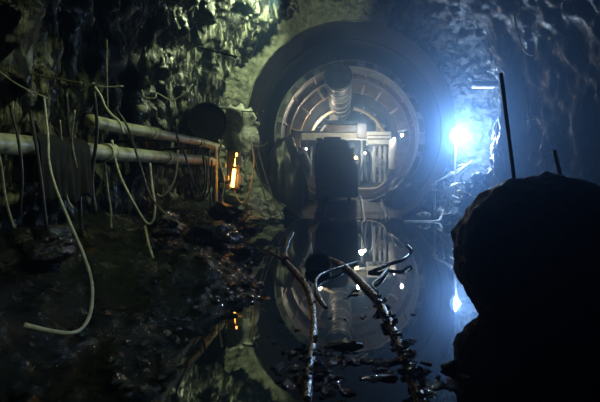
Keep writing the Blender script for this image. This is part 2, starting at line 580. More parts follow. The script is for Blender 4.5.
# inner ribs
link('rib_ring', lathe(bmesh.new(), [(2.12, 2.9), (2.50, 2.9), (2.50, 3.1), (2.12, 3.1)], O, AX, 96, closed=True), 'brown_steel', mach, 'auto')
link('rib_ring', lathe(bmesh.new(), [(2.32, 1.4), (2.50, 1.4), (2.50, 1.5), (2.32, 1.5)], O, AX, 96, closed=True), 'rust', mach, 'auto')
link('rib_ring', lathe(bmesh.new(), [(2.0, 4.9), (2.50, 4.9), (2.50, 5.1), (2.0, 5.1)], O, AX, 96, closed=True), 'shell', mach, 'auto')
for a in (12, 35, 58, 76, 104, 122, 145, 168):
    a_ = math.radians(a)
    ca, sa = math.cos(a_), math.sin(a_)
    link('stiffener', T([(2.47 * ca, 14.2, ZM + 2.47 * sa), (2.47 * ca, 16.9, ZM + 2.47 * sa)], 0.05, smooth=0, seg=6), 'rust', mach, 'auto')
    link('bracket', T([(2.05 * ca, 16.85, ZM + 2.05 * sa), (2.45 * ca, 16.85, ZM + 2.45 * sa)], 0.05, smooth=0, seg=6), 'cream', mach, 'auto')
# curved yellow pipe and its left counterpart
arcp = lambda r, y, a0, a1, n_=12: [Vector((-0.1 + r * math.cos(math.radians(a0 + (a1 - a0) * i / n_)), y, ZM + r * math.sin(math.radians(a0 + (a1 - a0) * i / n_)))) for i in range(n_ + 1)]
link('yellow_arch_pipe', T([v + Vector((0, 0, -0.15)) for v in arcp(1.75, 18.0, 20, 82)], 0.085), 'yellow', mach)
link('arch_pipe', T([v + Vector((0, 0, -0.15)) for v in arcp(1.75, 18.0, 100, 160)], 0.07), 'cream', mach)
link('arch_pipe', T([v + Vector((0, 0, -0.2)) for v in arcp(1.5, 18.6, 112, 160)], 0.06), 'light_steel', mach)
for a in (30, 50, 68):
    a_ = math.radians(a)
    c = Vector((-0.1 + 1.75 * math.cos(a_), 18.0, ZM - 0.15 + 1.75 * math.sin(a_)))
    dr = Vector((math.cos(a_), 0, math.sin(a_)))
    link('pipe_clamp', T([c - dr * 0.14, c + dr * 0.2], 0.05, smooth=0, seg=8), 'light_steel', mach, 'auto')
# bulkhead with machinery
link('bulkhead', lathe(bmesh.new(), [(2.5, 0.0), (2.5, 0.15), (0.02, 0.15), (0.02, 0.0)], (0, 21.0, ZM), AX, 64, closed=True), 'shell', mach, 'auto')
rnd = random.Random(21)
for k in range(26):
    x = rnd.uniform(-1.6, 1.7)
    z = rnd.uniform(0.9, 3.9)
    w_, h_ = rnd.uniform(.08, .3), rnd.uniform(.08, .35)
    y = rnd.uniform(18.8, 20.6)
    link('equipment_box', box(bmesh.new(), (x - w_, y, z - h_), (x + w_, y + .3, z + h_), 0.015), rnd.choice(['blue_steel', 'light_steel', 'blue_steel', 'cream', 'brown_steel', 'steel']), mach, False)
for k in range(12):
    x = -1.7 + 3.4 * k / 11 + rnd.uniform(-.1, .1)
    y = rnd.uniform(18.2, 20.4)
    z1 = rnd.uniform(2.2, 3.3)
    link('upright_pipe', T([(x, y, 0.9), (x + rnd.uniform(-.1, .1), y, 1.7), (x, y, z1)], rnd.uniform(.03, .07), seg=8), rnd.choice(['light_steel', 'blue_steel', 'cream']), mach)
for k in range(5):
    x = rnd.uniform(-1.3, 1.2)
    a = rnd.uniform(-1, 1)
    link('hose', T([(x, 18.4, 3.0), (x + a * .4, 18.1, 2.0), (x + a, 18.3, 1.2)], 0.035, seg=8), 'steel', mach)
# working platform across the shield
pl = link('platform_beam', box(bmesh.new(), (-2.0, 16.6, 2.72), (1.0, 16.9, 2.96), 0.012), 'cream', mach, False)
link('platform_deck', box(bmesh.new(), (-2.1, 16.65, 2.98), (0.6, 18.3, 3.06), 0.01), 'steel', mach, False)
link('beam_edge', box(bmesh.new(), (-2.0, 16.57, 2.66), (1.02, 16.62, 2.72)), 'light_steel', mach, False)
link('control_box', box(bmesh.new(), (-0.95, 16.5, 2.97), (0.28, 16.95, 3.27), 0.02), 'brown_steel', mach, False)
link('gearbox', box(bmesh.new(), (0.28, 16.4, 2.72), (0.68, 16.95, 3.34), 0.03), 'brown_steel', mach, False)
link('motor', T([(-1.05, 16.9, 3.42), (0.45, 16.9, 3.42)], 0.1, smooth=0, seg=16), 'steel', mach, 'auto')
wb = link('white_cabinet', box(bmesh.new(), (0.68, 16.3, 2.46), (1.68, 16.9, 2.98), 0.02), 'white', mach, False)
link('cabinet_seam', box(bmesh.new(), (0.72, 16.27, 2.66), (1.64, 16.3, 2.70)), 'steel', wb, False)
link('cabinet_seam', box(bmesh.new(), (0.72, 16.27, 2.80), (1.64, 16.3, 2.84)), 'brown_steel', wb, False)
for x in (1.0, 1.24, 1.45):
    link('column', box(bmesh.new(), (x - .05, 16.5, 0.9), (x + .05, 16.6, 2.46), 0.01), 'white', mach, False)
link('white_tank', lathe(bmesh.new(), [(0.001, 0), (0.15, 0), (0.165, .03), (0.165, 1.1), (0.12, 1.18), (0.001, 1.2)], (1.70, 15.9, 1.45), (0, 0, 1), 24), 'white', mach, 'auto')
pu = link('pulley', lathe(bmesh.new(), [(0.15, -.04), (0.21, -.04), (0.21, .04), (0.15, .04)], (1.24, 16.35, 1.66), AX, 24, closed=True), 'light_steel', mach, 'auto')
for k in range(3):
    a = PI * k / 3
    link('spoke', T([(1.24 + .17 * math.cos(a), 16.35, 1.66 + .17 * math.sin(a)), (1.24 - .17 * math.cos(a), 16.35, 1.66 - .17 * math.sin(a))], 0.018, smooth=0, seg=6), 'light_steel', pu)
link('drip_pan', T([(0.15, 16.6, 0.70), (0.35, 16.45, 0.64), (0.9, 16.4, 0.64), (1.25, 16.5, 0.75), (1.55, 16.7, 1.05)], 0.05), 'cream', mach)
link('side_duct', T([(-1.9, 16, 0.7), (-1.75, 16, 1.5), (-1.95, 15.6, 2.2)], 0.22), 'steel', mach)
for (px, py, d, rr) in ((394, 139, 15.6, .055), (402, 135, 13.75, .05), (306, 149, 17.6, .05), (299, 163, 17.4, .035), (365, 153, 18.0, .045), (322, 176, 17.4, .025)):
    c = P(px, py, d)
    lp = link('lamp', ball(bmesh.new(), c, rr, 2), 'bulb_s', mach)
    link('lamp_bracket', T([c + Vector((0, .03, 0)), c + Vector((0, .12, 0.02)), c + Vector((0, .3, 0.1))], 0.018, seg=6), 'steel', lp)

# ventilation duct hung along the crown of the bore
vd = empty('ventilation_duct', (-0.40, 13.6, 4.62), 'thick grey flexible air duct hanging along the crown of the machine', 'air duct')
n_ = 90
prof = [(0.001, 0.02), (0.40, 0.02)]
for i in range(n_):
    h = 7.0 * i / (n_ - 1)
    prof.append((0.445 + 0.028 * math.cos(h * 2 * PI / 0.5), h))
prof += [(0.36, 7.0), (0.001, 6.9)]
link('duct_sleeve', lathe(bmesh.new(), prof, (-0.40, 13.6, 4.60), (-0.012, 1, -0.035), 40), 'duct', vd)
for k in range(7):
    h = 0.25 + k * 1.0
    o_ = Vector((-0.40, 13.6, 4.60)) + Vector((-0.012, 1, -0.035)).normalized() * h
    link('duct_hoop', lathe(bmesh.new(), [(0.455, -.035), (0.495, -.035), (0.495, .035), (0.455, .035)], o_, (-0.012, 1, -0.035), 40, closed=True), 'light_steel', vd, 'auto')
    link('hanger', T([o_ + Vector((0, 0, .48)), o_ + Vector((0, 0, 0.72))], 0.015, smooth=0, seg=6), 'steel', vd)

# locomotive standing in front of it, seen from behind
lo = empty('mine_locomotive', (-0.42, 12.9, 0.39), 'black squat mine locomotive seen from behind with one amber lamp on its right', 'locomotive')
link('chassis', box(bmesh.new(), (-1.10, 12.75, 0.50), (0.26, 15.4, 0.95), 0.04), 'dark_paint', lo, 'auto')
bm = bmesh.new()
outl = [(-1.12, .90), (0.25, .90), (0.26, 1.35), (0.12, 1.85), (-0.02, 2.08), (-0.06, 2.26), (-0.14, 2.36), (-0.98, 2.36), (-1.10, 2.2), (-1.15, 1.75)]
f1 = [bm.verts.new((x, 12.8, z)) for x, z in outl]
f2 = [bm.verts.new((x, 14.9, z)) for x, z in outl]
bm.faces.new(f1); bm.faces.new(f2[::-1])
for i in range(len(outl)):
    j = (i + 1) % len(outl)
    bm.faces.new((f1[j], f1[i], f2[i], f2[j]))
bmesh.ops.recalc_face_normals(bm, faces=bm.faces)
bmesh.ops.bevel(bm, geom=list(bm.edges), offset=0.025, segments=2, affect='EDGES')
body = link('body', bm, 'dark_paint', lo, 'auto')
link('rear_hatch', box(bmesh.new(), (-0.85, 12.76, 1.25), (-0.25, 12.81, 2.0), 0.012), 'dark_paint', body, 'auto')
link('handle', T([(-0.33, 12.76, 1.5), (-0.33, 12.71, 1.52), (-0.33, 12.71, 1.68), (-0.33, 12.76, 1.7)], 0.012, seg=6, smooth=3), 'steel', body)
link('exhaust_stack', lathe(bmesh.new(), [(0.001, 0), (.07, 0), (.07, .14), (.09, .16), (.09, .2), (0.001, .2)], (-1.0, 13.0, 2.22), (0, 0, 1), 18), 'dark_paint', lo, 'auto')
link('air_tank', T([(-.85, 13.1, 2.38), (-.3, 13.1, 2.38)], 0.09, smooth=0, seg=16), 'dark_paint', lo, 'auto')
link('side_box', box(bmesh.new(), (-0.14, 12.95, 1.6), (0.14, 14.2, 2.12), 0.04), 'dark_paint', lo, 'auto')
link('bumper', box(bmesh.new(), (-0.95, 12.62, 0.55), (0.1, 12.75, 0.72), 0.02), 'dark_paint', lo, 'auto')
for x in (-0.78, -0.02):
    for y in (13.2, 14.8):
        link('wheel', lathe(bmesh.new(), [(0.001, -.05), (.17, -.05), (.17, .04), (.20, .04), (.20, .07), (0.001, .07)], (x, y, RAILH(y) + .06 + .17), (1 if x < -.4 else -1, 0, 0), 28), 'steel', lo, 'auto')
hl = link('lamp_housing', lathe(bmesh.new(), [(0.001, .1), (.05, .1), (.075, 0), (.065, 0), (.04, .08), (.001, .085)], (0.19, 12.9, 1.78), (-.2, 1, 0), 20), 'dark_paint', lo, 'auto')
link('lamp_lens', ball(bmesh.new(), (0.19, 12.9, 1.78), .05, 2), 'bulb_a', hl)
link('lamp_arm', T([(0.0, 13.05, 1.78), (0.12, 13.03, 1.78), (0.19, 12.99, 1.78)], .02, seg=8), 'dark_paint', hl)


def heap(c, sx, sy, h, seed, mat, label, cat, name):
    bm = bmesh.new()
    q_ = bmesh.ops.create_icosphere(bm, subdivisions=5, radius=1)
    for v in q_['verts']:
        p_ = v.co.copy()
        a_ = math.atan2(p_.y, p_.x)
        k_ = 1 + 0.07 * math.sin(a_ * 9 + seed + 2 * p_.z) * (1 - max(0, p_.z)) + 0.16 * noise.fractal(p_ * 1.6 + Vector((seed, 3, 1)), 1, 2, 4)
        v.co = Vector((p_.x * sx * k_, p_.y * sy * k_, max(p_.z, -0.1) * h * k_))
    o_ = link(name, bm, mat)
    o_.location = c
    return tag(o_, label, cat)


heap((-2.15, 13.1, 0.05), 0.75, 0.75, 2.35, 3, 'cable_dark', 'tall dark tarpaulin-draped stack left of the locomotive at the bore mouth', 'tarpaulin', 'tarpaulin_stack')
heap((1.95, 13.3, 0.05), 0.85, 0.6, 1.15, 8, 'cable_dark', 'low dark tarpaulin-draped heap right of the two tracks in the bore', 'tarpaulin', 'tarpaulin_heap')

# ------------------------------------------------------------------ pipes and services on the left wall
XP = -2.6


def line_pipe(name, z, y0, y1, r, label, couplings):
    t = empty(name, (XP, y0, z), label, 'pipe')
    pts = []
    k = 22
    for i in range(k):
        y = y0 + (y1 - y0) * i / (k - 1)
        pts.append((XP + 0.02 * noise.noise(Vector((y, z, 1))), y, z + 0.02 * noise.noise(Vector((y * .8, z, 7)))))
    link('pipe_run', T(pts, r, seg=20, smooth=3, jitter=0.03), 'pipe', t)
    for y in couplings:
        link('coupling', lathe(bmesh.new(), [(r * .9, -.07), (r * 1.22, -.07), (r * 1.22, -.03), (r * 1.12, -.02), (r * 1.12, .02), (r * 1.22, .03), (r * 1.22, .07), (r * .9, .07)], (XP, y, z), AX, 22, closed=True), 'pipe', t, 'auto')
        link('wall_bracket', T([(XP, y + .25, z - r * 1.05), (XP - .25, y + .25, z - r * 1.05), (XP - .75, y + .25, z - .1)], 0.02, smooth=0, seg=6), 'steel', t)
    return t


line_pipe('water_pipe', 1.79, 4.0, 8.1, 0.066, 'upper cream slime-stained pipe sloping along the left wall below the hanging glass lamp', (5.3, 6.9))
line_pipe('water_pipe', 1.48, 1.7, 7.7, 0.082, 'lower and thicker cream pipe running along the left wall out of the frame', (2.75, 4.3, 5.7, 7.0))

# black cloth thrown over the lower pipe
bm = bmesh.new()
rows = []
for i in range(60):
    y = 3.22 + 0.62 * i / 59
    prof = []
    for k in range(37):
        q_ = k / 36
        fold = 0.02 * math.sin(y * 34 + 2 * q_) + 0.012 * math.sin(y * 71)
        if q_ < 0.4:
            t_ = q_ / 0.4
            prof.append((XP + 0.10 + (1 - t_) * (0.03 + fold), 1.02 + 0.08 * noise.noise(Vector((y * 6, 1, 1))) + (1.48 - 1.02) * t_))
        elif q_ < 0.6:
            a_ = PI * (q_ - 0.4) / 0.2
            prof.append((XP + 0.10 * math.cos(a_), 1.48 + 0.105 * math.sin(a_)))
        else:
            t_ = (q_ - 0.6) / 0.4
            prof.append((XP - 0.10 - t_ * (0.03 + fold), 1.48 - 0.3 * t_))
    rows.append([bm.verts.new((x, y, z)) for x, z in prof])
for i in range(59):
    for k in range(36):
        bm.faces.new((rows[i][k], rows[i][k + 1], rows[i + 1][k + 1], rows[i + 1][k]))
o = link('cloth', bm, 'black')
so = o.modifiers.new('thickness', 'SOLIDIFY')
so.thickness = 0.006
tag(o, 'black rag draped over the lower pipe near the left edge', 'cloth')

# cut end of a black duct sticking out of the rock
dd = Vector((-0.62, 0.78, 0.03)).normalized()
du = empty('air_duct', P(208, 122, 8.35), 'short black round duct end jutting from the left rock above the pipes', 'air duct')
link('duct_body', lathe(bmesh.new(), [(0.001, 0.04), (0.375, 0.04), (0.375, 0.0), (0.40, 0.0), (0.405, 0.03), (0.39, 0.06), (0.39, 0.5), (0.40, 0.53), (0.39, 0.56), (0.39, 1.4), (0.001, 1.4)], P(208, 122, 8.35), dd, 48), 'black', du, 'auto')
link('rim', lathe(bmesh.new(), [(0.385, -.02), (0.412, -.02), (0.412, .03), (0.385, .03)], P(208, 122, 8.35), dd, 48, closed=True), 'black', du, 'auto')

# pale bulging rock under the collar
ro = link('rock_outcrop', rock_bm((0, 0, 0), (0.50, 0.5, 0.62), 4, 4, .3), 'pale', origin=None)
ro.location = P(241, 132, 9.6)
tag(ro, 'pale bulging rock between the black duct end and the bore mouth', 'rock')


def cable(name, pts, r, mat, label, cat='cable', group=None, rfun=None, seg=8):
    o = link(name, T(pts, r, seg=seg, rfun=rfun, jitter=0.12), mat, origin=pts[0])
    return tag(o, label, cat, group)


def PP(seq, d0, d1=None):
    d1 = d0 if d1 is None else d1
    n_ = len(seq) - 1
    return [P(x, y, d0 + (d1 - d0) * i / n_) for i, (x, y) in enumerate(seq)]


# near cables
cable('hanging_cable', PP([(44, 96), (48, 135), (49, 160), (55, 185), (68, 218), (85, 258), (92, 285), (91, 310), (84, 326), (72, 333), (50, 331), (24, 325)], 3.3, 2.25), 0.0100, 'cable', 'long pale cable drooping to a thick hooked end at lower left', rfun=lambda t: 0.75 + 0.75 * t * t)
cable('hanging_cable', PP([(112, 140), (116, 162), (122, 180), (134, 203), (146, 222), (153, 221), (155, 205), (152, 185), (150, 163)], 4.3), 0.0112, 'cable', 'pale cable hanging in a deep U loop from the lower pipe')
cable('hanging_cable', PP([(-12, 118), (0, 160), (5, 195), (12, 222), (22, 242), (30, 256)], 2.9), 0.0088, 'cable_mid', 'muddy cable hanging at the left edge beside the lower pipe')
cable('hanging_cable', PP([(60, 120), (63, 160), (65, 178), (67, 197), (73, 209)], 3.5), 0.0072, 'cable_mid', 'short thin cable end dangling right of the long hooked cable')
cable('hanging_cable', PP([(100, 120), (105, 168), (108, 190), (111, 212), (111, 225), (114, 250)], 4.4), 0.0104, 'cable_mid', 'straight muddy cable dropping to the bank left of the U loop', rfun=lambda t: 1)
cable('rope', PP([(145, 226), (149, 245), (156, 268), (160, 280)], 4.3, 3.9), 0.0128, 'cable_mid', 'frayed rope end lying on the slope below the U loop', 'rope')
cable('hanging_cable', PP([(157, 194), (162, 196), (170, 189), (176, 174), (178, 150)], 5.6), 0.0120, 'cable', 'pale hooked cable end right of the U loop under the pipes')
cable('wire', PP([(-14, 62), (0, 72), (12, 81), (26, 89), (47, 98)], 3.2), 0.0061, 'cable', 'thin bright wire sagging from the left edge of the photo')
cable('wire', PP([(-6, 55), (8, 63), (30, 73), (57, 79), (82, 83)], 3.8), 0.0075, 'cable_mid', 'long brown wire sagging across the dark rock at upper left')
cable('wire', PP([(80, 91), (88, 86), (94, 83)], 4.1), 0.0082, 'cable', 'short bent wire left of the pale wire fork', )
cable('wire', PP([(96, 86), (108, 87), (123, 86)], 4.3), 0.0082, 'cable', 'straight horizontal wire stub above the end of the upper pipe')
cable('hanging_cable', PP([(95, 87), (101, 96), (105, 106), (112, 115), (119, 121), (124, 134)], 4.2), 0.0112, 'cable', 'pale cable slanting down over the near end of the upper pipe')
cable('wire', PP([(107, 40), (107, 70), (108, 112)], 4.5), 0.0061, 'cable_mid', 'thin vertical wire crossing the horizontal stub at upper left')
cable('wire', PP([(142, 90), (145, 97), (155, 98), (157, 93), (168, 99), (176, 99), (187, 91), (193, 84)], 5.0), 0.0068, 'cable', 'zigzag wire strung above and right of the glass lamp')
cable('hanging_cable', PP([(75, 110), (72, 140), (77, 168)], 3.6), 0.0072, 'cable_mid', 'thin cable dropping behind the long hooked cable near the dark gap')
# dark loops over the pipes
cable('hanging_cable', PP([(117, 110), (128, 128), (140, 165), (150, 195), (165, 215)], 4.0), 0.0098, 'cable_dark', 'black cable slung over both pipes left of the U loop')
cable('hanging_cable', PP([(30, 110), (36, 145), (41, 180), (47, 230)], 2.75), 0.0098, 'cable_dark', 'black cable hanging across the lower pipe near the left edge')
cable('hanging_cable', PP([(10, 105), (18, 138), (22, 175), (20, 215)], 2.6), 0.0084, 'cable_dark', 'black cable crossing the lower pipe at the very left')
cable('hanging_cable', PP([(175, 120), (178, 140), (186, 158), (190, 176), (200, 192), (205, 178), (203, 155)], 5.6), 0.0126, 'cable_dark', 'black cable looping in front of the pipes right of the pale hook')
cable('hanging_cable', PP([(193, 150), (189, 175), (194, 196), (202, 200), (210, 188), (212, 160)], 6.8), 0.0154, 'cable_dark', 'black cable bundle loop left of the grey standpipe')
cable('hanging_cable', PP([(199, 155), (197, 180), (201, 197), (206, 190), (207, 160)], 6.9), 0.0126, 'cable_dark', 'narrow black cable loop inside the wider loop by the standpipe')
for k, (x0, x1, yb) in enumerate(((66, 78, 240), (94, 92, 215))):
    cable('hanging_cable', PP([(x0, 92), (x0 + 3, 130), (x1, 180), (x1 + 4, yb)], 3.9), 0.016, 'cable_dark', ['black cable hanging in the dark gap between the two pipe ends', 'black cable hanging beside the near end of the upper pipe'][k])

# fallen stub of timber/pipe in the gap
# services round the amber light
cable('standpipe', [P(216, 146, 7.6), P(216, 180, 7.6), P(216, 216, 7.6)], 0.032, 'light_steel', 'upright grey pipe standing left of the amber light', 'pipe', seg=14)
cable('hanging_cable', PP([(226, 150), (229, 172), (234, 190), (241, 203), (248, 196), (252, 180), (254, 158), (250, 140)], 7.7), 0.0176, 'cable', 'pale cable hanging in a loop around the amber light')
cable('hanging_cable', PP([(250, 138), (256, 165), (263, 190), (271, 216)], 8.8), 0.0144, 'cable_mid', 'straight cable slanting to the water right of the amber light')
cable('hanging_cable', PP([(254, 136), (262, 165), (272, 195), (283, 218)], 9.6), 0.0144, 'cable_mid', 'outermost slanting cable nearest the bore mouth on the left')
cable('hanging_cable', PP([(222, 140), (219, 160), (224, 180), (222, 200), (228, 212)], 7.2), 0.0176, 'cable', 'pale cable twisting down between the standpipe and the amber light')
cable('hanging_cable', PP([(210, 150), (208, 175), (211, 200), (208, 218)], 7.0), 0.0128, 'cable_mid', 'muddy cable hanging just left of the grey standpipe')
cable('hanging_cable', PP([(246, 150), (245, 170), (250, 190), (258, 206), (262, 214)], 8.2), 0.0128, 'cable', 'thin pale cable between the amber light and the slanting cables')
cable('hanging_cable', PP([(240, 140), (252, 146), (262, 146), (268, 142)], 9.4), 0.0112, 'cable_mid', 'short cable sagging from the pale rock towards the bore')
# rods out of the rock
cable('rock_bolt', [P(198, 47, 8.0), P(218, 52, 7.7), P(237, 57, 7.4)], 0.022, 'steel', 'dark bolt rod sticking out of the lit rock at upper left', 'rod')
# lamp arm with hanging bulb
ar = empty('lamp_arm', P(236, 110, 9.3), 'thin iron arm with a small round bulb hanging at the left of the bore mouth', 'lamp')
link('arm', T([P(214, 107, 9.6), P(240, 111, 9.3), P(264, 112, 8.9)], 0.015, seg=8), 'steel', ar)
link('cord', T([P(257, 112, 9.0), P(257.3, 120, 9.0)], 0.008, smooth=0, seg=6), 'cable_mid', ar)
gb = link('bulb', ball(bmesh.new(), P(257.3, 124, 9.0), 0.055, 3, (1, 1, 1.15)), 'shade', ar)
link('bulb_cap', lathe(bmesh.new(), [(0.001, .07), (.025, .07), (.03, 0), (.001, 0)], P(257.3, 122.2, 9.0), (0, 0, 1), 14), 'steel', gb, 'auto')
link('insulator', ball(bmesh.new(), P(252.5, 117, 9.1), 0.04, 2, (1, 1, 1.5)), 'shade', ar)


def glass_lamp(c, s, label):
    t = empty('glass_lamp', c, label, 'lamp')
    prof = [(0.001, 0), (0.55, 0.04), (0.85, 0.3), (1.0, 0.8), (1.0, 1.25), (0.92, 1.3), (0.92, 1.25), (0.001, 1.2)]
    link('glass_shade', lathe(bmesh.new(), [(r * s, h * s) for r, h in prof], c - Vector((0, 0, .7 * s)), (0, 0, 1), 28), 'shade', t, 'auto')
    link('cap', lathe(bmesh.new(), [(0.001, 1.28 * s), (.6 * s, 1.28 * s), (.5 * s, 1.75 * s), (.3 * s, 1.9 * s), (.3 * s, 2.2 * s), (.001, 2.2 * s)], c - Vector((0, 0, .7 * s)), (0, 0, 1), 24), 'steel', t, 'auto')
    link('bracket', T([c + Vector((0, 0, 1.4 * s)), c + Vector((-.1, .1, 2.2 * s)), c + Vector((-.5, .3, 2.2 * s))], .15 * s, seg=8), 'steel', t)


glass_lamp(P(142, 109, 5.2), 0.072, 'unlit milky glass lamp hanging just above the upper pipe')
glass_lamp(P(215.5, 70, 8.4), 0.062, 'small milky glass lamp on the lit rock below the bolt rod')

# amber light with its panel
al = empty('amber_light', P(234, 188, 7.5), 'glowing amber tube light on a rusty panel at the foot of the left rock', 'lamp')
link('panel', box(bmesh.new(), P(227, 189, 7.62), P(240.5, 151, 7.66), 0.006), 'steel', al, False)
link('upper_tube', T([P(236.8, 153, 7.5), P(234.8, 166, 7.5)], 0.016, smooth=0, seg=10), 'bulb_o', al)
link('lower_tube', T([P(234.4, 169, 7.5), P(232.4, 187, 7.5)], 0.03, smooth=3, seg=12), 'bulb_o', al)
for (px, py, w_, h_) in ((239, 161, .06, .09), (240.5, 180, .05, .10)):
    c = P(px, py, 7.45)
    link('switch_box', box(bmesh.new(), c - Vector((w_, .04, h_)), c + Vector((w_, .04, h_)), .01), 'white', al, False)
for (px, py) in ((224, 165), (222, 186), (228, 187), (227, 178)):
    c = P(px, py, 7.4)
    link('junction_box', box(bmesh.new(), c - Vector((.035, .03, .045)), c + Vector((.035, .03, .045)), .008), 'cream', al, False)
link('guard_wire', T([P(229, 152, 7.4), P(228, 170, 7.38), P(229, 188, 7.4)], .008, seg=6), 'steel', al)

# rocks at the foot of that light
rocks = [
    (252, 207, 8.3, (.30, .28, .22), 'pale', 'pale broken rock at the foot of the looped cable'),
    (266, 213, 9.0, (.34, .30, .16), 'pale', 'flat pale rock reaching towards the water below the slanting cables'),
    (256, 220, 7.9, (.30, .24, .13), 'pale', 'pale slab at the waterline below the orange rock'),
    (241, 220, 7.2, (.12, .12, .13), 'orange_rock', 'orange rock on the bank under the amber light'),
    (249, 229, 7.0, (.20, .16, .10), 'stone', 'dark wet rock at the waterline below the orange rock'),
    (224, 214, 7.0, (.28, .22, .20), 'stone', 'black block on the bank below the standpipe'),
    (212, 238, 5.9, (.42, .40, .26), 'stone', 'big dark wet rock bulging from the bank left of the orange rock'),
    (230, 252, 5.6, (.28, .30, .16), 'stone', 'dark wet rock at the waterline above the rubble tongue'),
    (276, 216, 10.6, (.22, .2, .12), 'pale', 'small pale rock at the left corner of the bore mouth'),
    (165, 225, 4.6, (.22, .3, .14), 'stone', 'black wet rock on the slope right of the frayed rope end'),
    (45, 248, 2.9, (.22, .3, .16), 'stone', 'wet rock with glints behind the long hooked cable'),
]
for i, (px, py, d, s_, mt, lb) in enumerate(rocks):
    o = link('rock', rock_bm((0, 0, 0), s_, 40 + i, 4, .35, freq=2.0), mt, smooth='auto')
    o.location = P(px, py, d)
    tag(o, lb, 'rock')

# ------------------------------------------------------------------ bent rods and pipes lying in the water


def barnacle(parent, pts, r, seed, n_=26, lo=0.0, hi=1.0):
    pts = catmull(pts, 8)
    rr = random.Random(seed)
    bm = bmesh.new()
    for k in range(n_):
        p = pts[int((lo + (hi - lo) * rr.random()) * (len(pts) - 1))]
        s_ = rr.uniform(.25, .6) * r
        rock_bm(p + Vector((rr.uniform(-1, 1) * r * 0.9, rr.uniform(-1, 1) * r, r * rr.uniform(.2, .9))), (s_ * 1.4, s_, s_), k + seed, 1, .3, bm)
    return tag(link('crust', bm, 'wet_steel', parent, smooth=False), kind='stuff')


wp = [P(293, 233, 6.4), P(288, 243, 6.15), W(285, 258, .03), W(293, 268, .03), W(304, 281, .03), W(311, 297, .03), W(314, 318, .03), W(313, 340, .025), W(310, 362, .02), W(308, 385, .02), W(305, 415, .02)]
bp1 = empty('bent_pipe', wp[2], 'left bent steel pipe snaking through the pool with an upturned far end', 'pipe')
link('pipe_length', T(wp, 0.026, seg=14, jitter=.15), 'wet_steel', bp1)
barnacle(bp1, wp[3:], 0.032, 5, 50)
link('collar', T([W(286, 260, .03), W(284.5, 255, .05)], 0.05, smooth=0, seg=14), 'orange_rock', bp1, 'auto')
wp2 = [W(328, 258, .02), W(338, 262, .03), W(350, 270, .03), W(364, 284, .03), W(378, 299, .03), W(391, 324, .03), W(404, 353, .03), W(414, 378, .03), W(426, 410, .03)]
bp2 = empty('bent_pipe', wp2[2], 'right steel pipe slanting through the pool towards the camera, crusted with stones', 'pipe')
link('pipe_length', T(wp2, 0.028, seg=14, jitter=.15), 'wet_steel', bp2)
barnacle(bp2, wp2[4:], 0.045, 77, 80)
wp3 = [W(369, 273, .0), W(378, 269, .03), W(390, 264, .05), W(402, 260, .08), P(409, 255, 5.75), P(411, 250, 5.85), P(407, 246, 5.95)]
bp3 = empty('bent_pipe', wp3[1], 'short steel pipe with a hooked tip crossing the right pipe', 'pipe')
link('pipe_length', T(wp3, 0.026, seg=12, jitter=.2), 'wet_steel', bp3)
barnacle(bp3, wp3[1:5], 0.028, 31, 18)
wp4 = [W(326, 308, .0), W(321, 300, .02), W(316, 288, .04), W(317, 278, .05), W(326, 272, .05), W(338, 268, .05), W(350, 264, .03), W(358, 262, .02)]
bp4 = empty('bent_rod', wp4[2], 'thin curved rod bending round the sunken drum into the water', 'rod')
link('rod_length', T(wp4, 0.017, seg=10, jitter=.15), 'wet_steel', bp4)
wp5 = [W(377, 292, .0), W(372, 285, .02), W(381, 277, .03), W(388, 268, .02)]
cable('stick', wp5, 0.02, 'pipe', 'pale broken stick lying across the right pipe', 'stick')
wp6 = [W(344, 300, -.01), W(352, 292, .02), W(358, 291, .02)]
cable('stick', wp6, 0.014, 'wet_steel', 'small dark stick poking up left of the right pipe', 'stick')
cable('rope', [W(242, 238, .0), W(256, 246, .0), W(270, 252, .005), W(284, 259, .02)], 0.014, 'orange_rock', 'thin orange rope stretched over the water to the left bent pipe', 'rope')  # thin orange strand lying on the water

# sunken drum
dc = W(318, 270, 0.0) + Vector((0, 0, 0.07))
dr = empty('drum', dc, 'round open drum end half sunk between the bent pipes', 'drum')
ddv = Vector((0.05, 0.72, -0.6)).normalized()
link('drum_wall', lathe(bmesh.new(), [(0.145, 0.0), (0.165, 0.0), (0.165, 0.35), (0.001, 0.35), (0.001, 0.30), (0.145, 0.30)], dc, ddv, 48), 'steel', dr, 'auto')
link('drum_rim', lathe(bmesh.new(), [(0.143, -.012), (0.172, -.012), (0.172, .015), (0.143, .015)], dc, ddv, 48, closed=True), 'light_steel', dr, 'auto')
link('drum_base', lathe(bmesh.new(), [(0.001, .012), (0.146, .012), (0.146, .03), (0.001, .03)], dc, ddv, 40), 'blue_steel', dr, 'auto')

# stones breaking the surface
rnd = random.Random(12)
spots = []
for (cx, cy, sx, sy, n_, sl) in ((320, 352, 32, 10, 22, (.025, .06)), (300, 372, 26, 14, 24, (.02, .06)), (335, 388, 28, 12, 22, (.02, .055)),
                                 (350, 358, 18, 5, 9, (.03, .07)), (385, 372, 15, 14, 20, (.02, .06)), (285, 335, 14, 18, 8, (.015, .03)),
                                 (345, 318, 40, 6, 8, (.012, .03)), (428, 378, 16, 14, 20, (.02, .055)), (412, 350, 8, 14, 9, (.015, .035)), (450, 385, 12, 10, 8, (.02, .05)), (245, 292, 16, 5, 26, (.02, .05)), (225, 300, 16, 6, 16, (.02, .05)), (250, 265, 10, 12, 7, (.015, .03))):
    for k in range(n_):
        spots.append((rnd.gauss(cx, sx * .6), rnd.gauss(cy, sy * .6), rnd.uniform(*sl)))
protos = [rock_bm((0, 0, 0), (1.3, 1, .62), 300 + k, 3, .35, freq=2.2) for k in range(6)]
meshes = []
